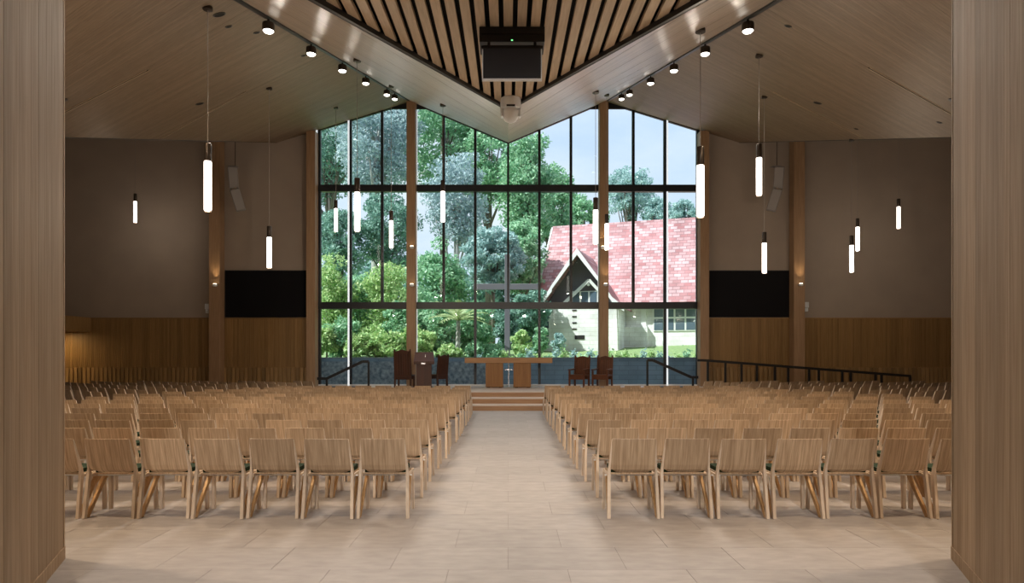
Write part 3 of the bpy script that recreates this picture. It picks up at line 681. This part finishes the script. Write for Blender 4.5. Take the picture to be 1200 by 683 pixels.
# ------------------------------------------------------------------ the oak chairs
def chair_meshes():
    R = {}
    nu, nv = 8, 7; V = []; Fc = []
    def pt(u, v, off):
        hw = .236-.019*v
        z = .445+.355*v
        if v < .001: z += .045*abs(u)**6
        y = -.158-.105*v-.022*(1-u*u)+(.05*(1-v/.18)**2 if v < .18 else 0)
        ru = u*(1-.06*max(0, (.12-v)/.12)*abs(u)**4)
        return (hw*ru, y-off, z)
    for off in (0, .015):
        for j in range(nv):
            for i in range(nu): V.append(pt(-1+2*i/(nu-1), (j/(nv-1))**1.3, off))
    n = nu*nv; idx = lambda k, j, i: k*n+j*nu+i
    for j in range(nv-1):
        for i in range(nu-1):
            Fc.append((idx(0,j,i), idx(0,j,i+1), idx(0,j+1,i+1), idx(0,j+1,i))); Fc.append((idx(1,j,i), idx(1,j+1,i), idx(1,j+1,i+1), idx(1,j,i+1)))
    for i in range(nu-1):
        for j in (0, nv-1): Fc.append((idx(0,j,i), idx(1,j,i), idx(1,j,i+1), idx(0,j,i+1)))
    for j in range(nv-1):
        for i in (0, nu-1): Fc.append((idx(0,j,i), idx(0,j+1,i), idx(1,j+1,i), idx(1,j,i)))
    R['backrest'] = (MB().add(V, Fc), 'oak_chair')
    R['seat'] = (MB().prism([(-.225, -.13, .425), (.225, -.13, .425), (.225, .20, .425), (.20, .245, .415), (-.20, .245, .415), (-.225, .20, .425)], (0, 0, .015)), 'oak_chair')
    R['seat_pad'] = (MB().prism([(-.205, -.11, .44), (.205, -.11, .44), (.205, .20, .44), (.185, .23, .44), (-.185, .23, .44), (-.205, .20, .44)], (0, 0, .04)), 'green_pad')
    for s, q in ((-1, 'l'), (1, 'r')):
        R['rear_leg_'+q] = (MB().strip([(s*.246, -.235, 0), (s*.236, -.172, .43), (s*.232, -.176, .50), (s*.2165, -.266, .79)], [.030, .028, .02, .006], [.045, .045, .035, .016]), 'oak_leg')
        R['front_leg_'+q] = (MB().strip([(s*.240, .215, 0), (s*.232, .205, .43)], [.028, .028], [.042, .042]), 'oak_leg')
        R['brace_'+q] = (MB().strip([(s*.242, -.20, .01), (s*.222, .13, .42)], [.026, .026], [.045, .045]), 'oak_brace')
        R['side_rail_'+q] = (MB().strip([(s*.230, -.17, .415), (s*.230, .22, .412)], [.026]*2, [.028]*2), 'oak_leg')
    R['link_bar'] = (MB().box((-.262, -.06, .398), (.262, -.04, .408)), 'white_trim')
    return R
CH = chair_meshes()
PART = {'rear_leg_l': 'leg', 'rear_leg_r': 'leg', 'front_leg_l': 'leg', 'front_leg_r': 'leg', 'brace_l': 'brace', 'brace_r': 'brace', 'side_rail_l': 'side_rail', 'side_rail_r': 'side_rail'}
CM = {k: mb.mesh(PART.get(k, k), mt, smooth=False) for k, (mb, mt) in CH.items()}
spots = []     # (D, X, rz, label)
CP = .545
ROWS = 13
for r in range(ROWS):
    D = 6.80+r*1.0+.235; sh = {-1: random.uniform(-.03, .03), 1: random.uniform(-.03, .03)}
    for s, side in ((-1, 'left'), (1, 'right')):
        nmax = 14 if r < 9 else 14-(r-8)
        for c in range(nmax):
            X = s*(1.245+c*CP)+sh[s]+random.uniform(-.008, .008)
            if abs(X)-.3 > .655*D+.15: continue
            jit = random.uniform(-.012, .012)
            spots.append((D, abs(X), X, random.uniform(-.02, .02), jit, f'light oak chair, {ORD[r+1]} row from camera, {ORD[c+1]} from aisle on the {side}'))
spots.sort(key=lambda q: (round(q[0], 2), q[1]))
first = None
for D, _, X, rz, jit, lab in spots[:300]:
    o = empty('oak_chair', (X, D+jit, 0), rz); tag(o, lab, 'chair', 'oak chairs in rows')
    for k, me in CM.items():
        if k == 'link_bar' and D > 12: continue
        link(PART.get(k, k), me, o)
# the far rows and the fanned side sections: past three hundred, one joined object
rest = [(X, D+jit, rz) for D, _, X, rz, jit, lab in spots[300:]]
for s in (-1, 1):                # the side rows run at a slant, facing the altar
    for k in range(-8, 16):
        for i in range(-16, 24):
            X, D = 10.5-.8*i*CP+.6*k, 20.5-.6*i*CP-.8*k
            lim = 9.05 if D < 15.4 else 9.05-.545*(D-15.0)+.35 if D < 19.7 else 6.3
            if X > lim and 13.2 < D < 23.0 and X < .655*D+.4 and X < SIDEX-1: rest.append((s*X, D, s*math.atan2(.6, .8)+random.uniform(-.05, .05)))
mats = []
V = []; Fs = []; MI = []
names = ['oak_chair', 'oak_leg', 'oak_brace', 'green_pad', 'white_trim']
for X, D, rz in rest:
    c, sn = math.cos(rz), math.sin(rz)
    for k, (mb, mt) in CH.items():
        if k == 'link_bar': continue
        b0 = len(V); V += [(X+x*c-y*sn, D+x*sn+y*c, z) for x, y, z in mb.v]
        Fs += [tuple(i+b0 for i in q) for q in mb.f]; MI += [names.index(mt)]*len(mb.f)
me = bpy.data.meshes.new('oak_chair_field'); me.from_pydata(V, [], Fs)
for n_ in names: me.materials.append(M[n_])
me.polygons.foreach_set('material_index', MI); me.update()
tag(link('oak_chair_field', me), 'remaining oak chairs: farthest rows and the angled side sections by the walls', 'chairs', 'oak chairs in rows', 'stuff')

# ------------------------------------------------------------------ outside: ground, retaining wall, house, trees
def gz(X, D):       # garden bank behind the retaining wall
    t = min(max((D-29.8)/14, 0), 1); r = max(X-4, 0)
    return 1.25+1.0*t+.055*r*min(max((D-29.8)/5, 0), 1)+.02*max(D-45, 0)
g = MB(); nx, ny = 40, 24
for j in range(ny+1):
    D = 29.75+(140-29.75)*(j/ny)**1.8
    for i in range(nx+1):
        X = -60+120*i/nx; g.v.append((X, D, gz(X, D)))
for j in range(ny):
    for i in range(nx): k = j*(nx+1)+i; g.f.append((k, k+1, k+nx+2, k+nx+1))
tag(g.build('ground_bank', 'lawn', smooth=True), 'grassy garden bank rising behind the retaining wall', 'ground', kind='structure')
tag(MB().box((-60, GL+.31, -.3), (60, 29.5, .30)).build('ground_path', 'soil'), 'narrow ground strip outside the glass', 'ground', kind='structure')
rw = MB().box((-40, 29.5, 0), (40, 29.75, 1.50)).build('wall_retaining', 'blue_block')
MB().box((-40, 29.40, .3), (-.4, 29.5, 1.38)).build('rubble_face', 'rubble', rw); tag(rw, 'blue-grey block retaining wall outside the glass', 'wall', kind='structure')
MB().box((-40, 29.46, 1.50), (40, 29.79, 1.56)).build('coping', mottled('coping_stone', (.22, .27, .33), (.30, .36, .42)), rw)

d = 30.6; o = empty('garden_cross', (at(594.5, 417, d).x, d, gz(0, d)-.05)); tag(o, 'large grey cross standing in the garden beyond the glass', 'cross')
zb = gz(0, d)-.05
MB().box((-.12, -.06, 0), (.12, .06, EYE+(HY-298)/F*d-zb)).build('upright', 'weathered_grey', o, bevel=.01)
MB().box((-1.52, -.055, EYE+(HY-339.5)/F*d-zb), (1.45, .055, EYE+(HY-332.5)/F*d-zb)).build('crossbar', 'weathered_grey', o, bevel=.01)
# house, local x along the ridge, local -y towards the viewer
PHI = -math.radians(19)
h0 = at(649, 268, 45); HZ = 2.0
house = empty('house', (h0.x, h0.y, HZ), PHI); tag(house, 'white stone house with red tiled roof and gabled porch beyond the glass', 'house')
RT, EV, HS, LN = h0.z-HZ, 2.95, 3.55, 16.0
def slab(poly, th=.12):
    a, b_, c = (Vector(p) for p in poly[:3]); n = (b_-a).cross(c-a).normalized()
    return MB().prism(poly, -n*th)
slab([(0, 0, RT), (LN, 0, RT), (LN, -HS-.45, EV-.35), (-.05, -HS-.45, EV-.35)]).build('roof_slope', 'roof_tile', house)
slab([(0, 0, RT), (0, HS+.4, EV-.3), (LN, HS+.4, EV-.3), (LN, 0, RT)]).build('roof_slope', 'roof_tile', house)
MB().tube((-.05, 0, RT+.03), (LN, 0, RT+.03), .13, n=8).build('ridge_cap', 'roof_tile', house)
MB().bar((-.08, 0, RT-.02), (-.12, -HS-.47, EV-.38), .10, .28).build('verge_board', 'white_paint', house)
MB().box((-.0, -HS-.55, EV-.52), (LN, -HS-.42, EV-.36)).build('gutter', 'white_paint', house)
MB().prism([(.15, -HS, 0), (.15, HS, 0), (.15, HS, EV), (.15, 0, RT-.15), (.15, -HS, EV)], (.2, 0, 0)).build('gable_wall', 'white_stone', house)
MB().box((.15, -HS, -.6), (LN, -HS+.3, EV)).build('front_wall', 'white_stone', house)
MB().box((.15, HS-.3, -.6), (LN, HS, EV)).build('rear_wall', 'white_stone', house)
def window(x0, x1, z0, z1, y, cols, rows, parent, name='window'):
    w = MB().box((x0, y-.05, z0), (x1, y+.02, z1)).build(name, 'white_paint', parent)
    cw, rh = (x1-x0)/cols, (z1-z0)/rows
    for i in range(cols):
        for j in range(rows): MB().box((x0+i*cw+.05, y-.062, z0+j*rh+.05), (x0+(i+1)*cw-.05, y-.048, z0+(j+1)*rh-.05)).build('pane', 'house_glass', w)
window(6.9, 9.3, 1.05, 2.55, -HS, 4, 2, house); window(.7, 1.1, .3, 2.3, -HS, 1, 4, house)
MB().box((4.6, -HS-.35, -.6), (6.6, -HS, 1.3)).build('low_wall', 'white_stone', house)
MB().box((6.2, -HS-.08, 1.3), (6.5, -HS+.02, 2.6)).build('post', 'white_paint', house)
# gabled porch with bell-cast eaves
PX, PY = 3.05, -HS-2.6      # porch centre, front plane
PH, PB, PWD = 5.6, 2.55, 2.5
prof = [(-PWD-.12, PB-.28), (-PWD+.55, PB+.28), (-PWD+1.05, PB+1.05), (0, PH)]
def porch_poly(sgn): return [(PX+sgn*p[0], p[1]) for p in prof]
for sgn in (1, -1):
    q = porch_poly(sgn); mb = MB()
    for (xa, za), (xb, zb) in zip(q[:-1], q[1:]):
        mb.add([(xa, PY-.15, za), (xb, PY-.15, zb), (xb, 0.3, zb), (xa, 0.3, za), (xa, PY-.15, za-.1), (xb, PY-.15, zb-.1), (xb, .3, zb-.1), (xa, .3, za-.1)], [(0,1,2,3),(4,7,6,5),(0,4,5,1),(3,2,6,7),(0,3,7,4),(1,5,6,2)])
    mb.build('porch_roof', 'roof_tile', house)
    mb = MB()
    for (xa, za), (xb, zb) in zip(q[:-1], q[1:]): mb.prism([(xa, PY-.22, za+.03), (xb, PY-.22, zb+.03), (xb, PY-.22, zb-.34), (xa, PY-.22, za-.22)], (0, .07, 0))
    mb.build('bargeboard', 'white_paint', house)
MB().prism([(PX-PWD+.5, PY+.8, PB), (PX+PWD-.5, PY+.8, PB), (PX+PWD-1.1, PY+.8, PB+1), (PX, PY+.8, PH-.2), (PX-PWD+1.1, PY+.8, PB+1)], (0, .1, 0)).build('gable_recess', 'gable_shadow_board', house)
MB().bar((PX-1.1, PY+.45, PB-.1), (PX+.55, PY+.45, PB+1.35), .14, .16).build('inner_beam', 'white_paint', house)
MB().bar((PX+1.4, PY+.45, PB+.4), (PX+.55, PY+.45, PB+1.35), .14, .16).build('inner_beam', 'white_paint', house)
window(PX-.5, PX+1.5, PB-.3, PB+.75, PY+.7, 4, 1, house)
MB().prism([(PX-PWD+.25, PY+.15, -.8), (PX+PWD-.25, PY+.15, -.8), (PX+PWD-.35, PY+.15, PB-.15), (PX-PWD+.35, PY+.15, PB-.15)], (0, .3, 0)).build('porch_wall', 'white_stone', house)
MB().box((PX+PWD-.55, PY+.2, -.8), (PX+PWD-.25, -HS, PB-.1)).build('porch_side_wall', 'white_stone', house)
MB().box((PX-PWD+.25, PY+.2, -.8), (PX-PWD+.5, -HS, PB-.1)).build('porch_side_wall', 'white_stone', house)
MB().prism([(PX-PWD+.0, PY+.0, -.8), (PX-PWD+.5, PY+.0, -.8), (PX-PWD+.5, PY+.0, PB-.2), (PX-PWD+.35, PY+.0, PB-.2)], (0, .5, 0)).build('buttress', 'white_stone', house)
for z in (1.1, 1.45, 1.8, 2.15): MB().box((PX-.35, PY+.12, z), (PX-.10, PY+.16, z+.07)).build('vent_slot', 'dark_void', house)
MB().box((PX-.2, PY+.12, .55), (PX+.35, PY+.16, .78)).build('vent', 'dark_void', house)
MB().lathe([(.02, -.09), (.08, -.06), (.1, 0), (.08, .06), (.02, .09)], 12, (PX+.5, PY+.5, PB+1.1)).build('porch_lamp', 'white_paint', house, smooth=True)
window(PX-PWD+.45, PX-PWD+.85, .2, 2.1, PY+.14, 1, 4, house)

# ---- trees
def leaves(pts, size, mat, name, parent, flat=.0):
    n = len(pts); a = rng.normal(size=(n, 3)); a /= np.linalg.norm(a, axis=1)[:, None]
    b = rng.normal(size=(n, 3)); b -= (b*a).sum(1)[:, None]*a; b /= np.linalg.norm(b, axis=1)[:, None]
    sz = size*rng.uniform(.55, 1.25, n)[:, None]
    v = np.empty((n, 4, 3)); v[:, 0] = pts-a*sz; v[:, 1] = pts+b*sz*.5; v[:, 2] = pts+a*sz; v[:, 3] = pts-b*sz*.5
    me = bpy.data.meshes.new(name); me.vertices.add(4*n); me.vertices.foreach_set('co', v.ravel()); me.loops.add(4*n)
    me.loops.foreach_set('vertex_index', np.arange(4*n, dtype=np.int32)); me.polygons.add(n)
    me.polygons.foreach_set('loop_start', np.arange(0, 4*n, 4, dtype=np.int32)); me.polygons.foreach_set('loop_total', np.full(n, 4, dtype=np.int32))
    me.materials.append(M[mat]); me.update(); me.validate()
    return tag(link(name, me, parent), kind='stuff')
def tree(px, d, ytop, wpx, label, mat, ybot=None, n=7000, leaf=.16, clumps=60, cl=.11, bark='bark', name='tree', cat='tree', group='trees and shrubs beyond the glass', hollow=.55):
    X = (px-CX)/F*d; zb = gz(X, d); zt = EYE+(HY-ytop)/F*d; w = wpx/F*d/2
    z0 = zb+.1 if ybot is None else EYE+(HY-ybot)/F*d
    o = empty(name, (X, d, zb-.05)); tag(o, label, cat, group)
    H = zt-z0; cz = (zt+z0)/2-zb
    c = rng.normal(size=(clumps, 3)); c /= np.linalg.norm(c, axis=1)[:, None]; c *= rng.uniform(hollow, 1, clumps)[:, None]
    rad = np.array((w, min(w, 4.5), H/2)); c = c*rad*.86; c[:, 2] += cz
    k = rng.integers(0, clumps, n); rc = cl*(w+H/2)
    p = rng.normal(size=(n, 3)); p /= np.linalg.norm(p, axis=1)[:, None]; p *= (rc*rng.uniform(.25, 1.1, n)**.6)[:, None]; p[:, 2] *= .7
    P = c[k]+p; P[:, 2] = np.maximum(P[:, 2], .1)
    leaves(P, leaf, mat, 'foliage', o)
    tk = MB(); r0 = max(.05, .018*(zt-zb)); top = Vector((0, 0, max(cz, .3))); tk.tube((0, 0, 0), top, r0, r0*.6, 8)
    for i in range(0, clumps, 6 if clumps > 20 else 2): tk.tube(top*random.uniform(.45, 1), tuple(c[i]), r0*.4, r0*.1, 5)
    tk.build('trunk', bark, o, smooth=True)
    return o
# tall back row, left to centre
T = [(386, 58, 95, 110, 'tall dark tree filling the upper left glass bay', 'leaf_dark', 250, 9000),
     (440, 52, 80, 120, 'tall grey-green tree behind the second and third upper bays', 'leaf_grey', 240, 11000),
     (520, 56, 92, 110, 'tall tree just right of the left glass column', 'leaf_mid', 235, 9000),
     (535, 47, 165, 80, 'pale grey-green tree with airy branches right of the left column', 'leaf_grey', 300, 6500),
     (573, 54, 128, 80, 'bright green tree top left of the ceiling tip', 'leaf_mid', 250, 8000),
     (618, 50, 135, 72, 'bright green tree top right of the ceiling tip', 'leaf_mid', 300, 9000),
     (648, 56, 188, 56, 'rounded green tree left of the house roof', 'leaf_mid', 300, 6000),
     (684, 62, 222, 56, 'rounded tree just above the house roof ridge', 'leaf_mid', 290, 5000),
     (738, 70, 186, 62, 'dark pine-like tree behind the house, right of the right column', 'leaf_blue', 262, 4200),
     (772, 68, 228, 44, 'small dark tree behind the roof in the second bay from right', 'leaf_blue', 275, 3000),
     (804, 66, 232, 44, 'dark tree behind the roof in the rightmost bay', 'leaf_blue', 275, 3200),
     (400, 44, 235, 70, 'tree with dark trunk behind the left pendants', 'leaf_dark', 330, 5500),
     (455, 46, 215, 80, 'dark leafy tree between the left pendants', 'leaf_dark', 330, 6500),
     (510, 42, 270, 80, 'mid-green tree low beside the left glass column', 'leaf_mid', 400, 7000),
     (578, 40, 262, 76, 'soft grey-blue tree left of the centre mullion', 'leaf_blue', 345, 8000),
     (612, 42, 250, 60, 'leafy tree between the centre mullion and the house', 'leaf_mid', 350, 7000),
     (622, 38, 330, 50, 'dark green tree in front of the house corner', 'leaf_dark', 410, 4500)]
for px, d, yt, wp, lab, mt, yb, n in T: tree(px, d, yt, wp, lab, mt, yb, n=int(n*1.7), leaf=.15 if d > 48 else .12, clumps=90, bark='pale_bark' if 'grey' in mt else 'bark')
S = [(388, 33, 285, 52, 'yellow-green shrub at the left edge of the glass', 'leaf_yellow', 4500), (420, 34, 300, 50, 'bright shrub right of the leftmost mullion', 'leaf_mid', 4500),
     (452, 33, 292, 56, 'large yellow-green shrub left of the left glass column', 'leaf_yellow', 5500), (470, 32, 345, 40, 'shrub behind the tall carved chair', 'leaf_mid', 3500),
     (503, 33, 330, 44, 'shrub behind the lectern', 'leaf_mid', 4000), (383, 30.7, 372, 30, 'low bush at the left edge above the handrail foot', 'leaf_yellow', 2200), (418, 30.6, 388, 34, 'low yellow-green bush above the middle of the left handrail', 'leaf_yellow', 2200), (462, 30.6, 384, 36, 'low bright bush left of the tall carved chair', 'leaf_yellow', 2200), (548, 32.5, 352, 40, 'tall green shrub right of the palm', 'leaf_mid', 3600), (512, 31.8, 362, 36, 'green shrub between the palm and the left column', 'leaf_mid', 3200), (594, 34, 352, 34, 'dark shrub behind the garden cross', 'leaf_dark', 3000), (560, 35, 345, 46, 'green shrub behind the left end of the altar', 'leaf_mid', 3500),
     (400, 31.3, 362, 50, 'low leafy bush above the left handrail', 'leaf_mid', 3500), (440, 31.2, 375, 46, 'low bush beside the left handrail top', 'leaf_yellow', 3000),
     (490, 30.9, 378, 40, 'low bush behind the dark carved chairs', 'leaf_yellow', 2600), (526, 30.5, 402, 32, 'low bush at the foot of the palm', 'leaf_yellow', 1600), (556, 30.6, 398, 26, 'low leafy bush left of the altar end', 'leaf_mid', 1500),
     (610, 32, 385, 26, 'small pale shrub above the right half of the altar', 'leaf_yellow', 1600), (578, 31.4, 398, 30, 'low bush behind the altar centre', 'leaf_mid', 1500),
     (633, 33, 380, 20, 'small green bush by the house corner', 'leaf_mid', 1400), (655, 36, 388, 16, 'climbing bush on the porch wall', 'leaf_blue', 900)]
for px, d, yt, wp, lab, mt, n in S: tree(px, d, yt, wp, lab, mt, None, n=int(n*1.3), leaf=.10, clumps=44, cl=.16, name='shrub', cat='shrub', hollow=.35)
# small plants along the wall top
for k in range(26):
    px = 560+k*10.2+random.uniform(-1, 1); d = 30.02+.38*(k % 2)
    X = (px-CX)/F*d; o = empty('border_plant', (X, d, gz(X, d)-.03)); 
    tag(o, f'small leafy border plant on the retaining wall, {ORD[k+1] if k < 13 else ORD[26-k]} from the {"left" if k < 13 else "right"}', 'plant', 'border plants along the retaining wall')
    hgt = random.uniform(.35, .75); P = rng.normal(size=(150, 3))*np.array((.085, .07, hgt*.24)); P[:, 2] += hgt*.5; P[:, 2] = np.maximum(P[:, 2], .04)
    leaves(P, .075, random.choice(['leaf_mid', 'leaf_yellow', 'leaf_blue']), 'foliage', o)
    MB().tube((0, 0, 0), (0, 0, hgt*.8), .01, n=5).build('stem', 'bark', o)
# palm
d = 30.9; X = (536-CX)/F*d; zb = gz(X, d); o = empty('palm', (X, d, zb)); tag(o, 'palm with pale trunk and arching fronds left of the altar', 'palm')
zt = EYE+(HY-376)/F*d-zb
MB().tube((0, 0, 0), (.05, 0, zt), .12, .09, 10).build('trunk', 'pale_bark', o)
for k in range(16):
    a = k*2.4; up = .3+.75*((k*7) % 16)/16; mb = MB(); L0 = 1.5; prev = Vector((.05, 0, zt)); dirn = Vector((math.cos(a)*math.cos(up), math.sin(a)*math.cos(up), math.sin(up)))
    for j in range(9):
        cur = prev+dirn*(L0/9); sd = dirn.cross(Vector((0, 0, 1))).normalized()
        ll = .30*math.sin(PI*(j+1.2)/10.5)
        for sg in (-1, 1):
            tip = cur+sd*sg*ll+dirn*ll*.7-Vector((0, 0, ll*.25)); mb.add([prev, cur, tip], [(0, 1, 2)])
        mb.bar(prev, cur, .02, .02); prev = cur; dirn = (dirn+Vector((0, 0, -.11))).normalized()
    mb.build('frond', 'leaf_palm', o)
# distant tree belt so that the gaps between the trees end in foliage low down
for k, px in enumerate((330, 430, 530, 620, 860)):
    tree(px, 80, 300 if px < 600 else 290, 140, f'distant dim tree clump, {ORD[k+1]} from the left beyond the garden', 'leaf_dark', 415, n=5000, leaf=.4, clumps=70, name='distant_tree')
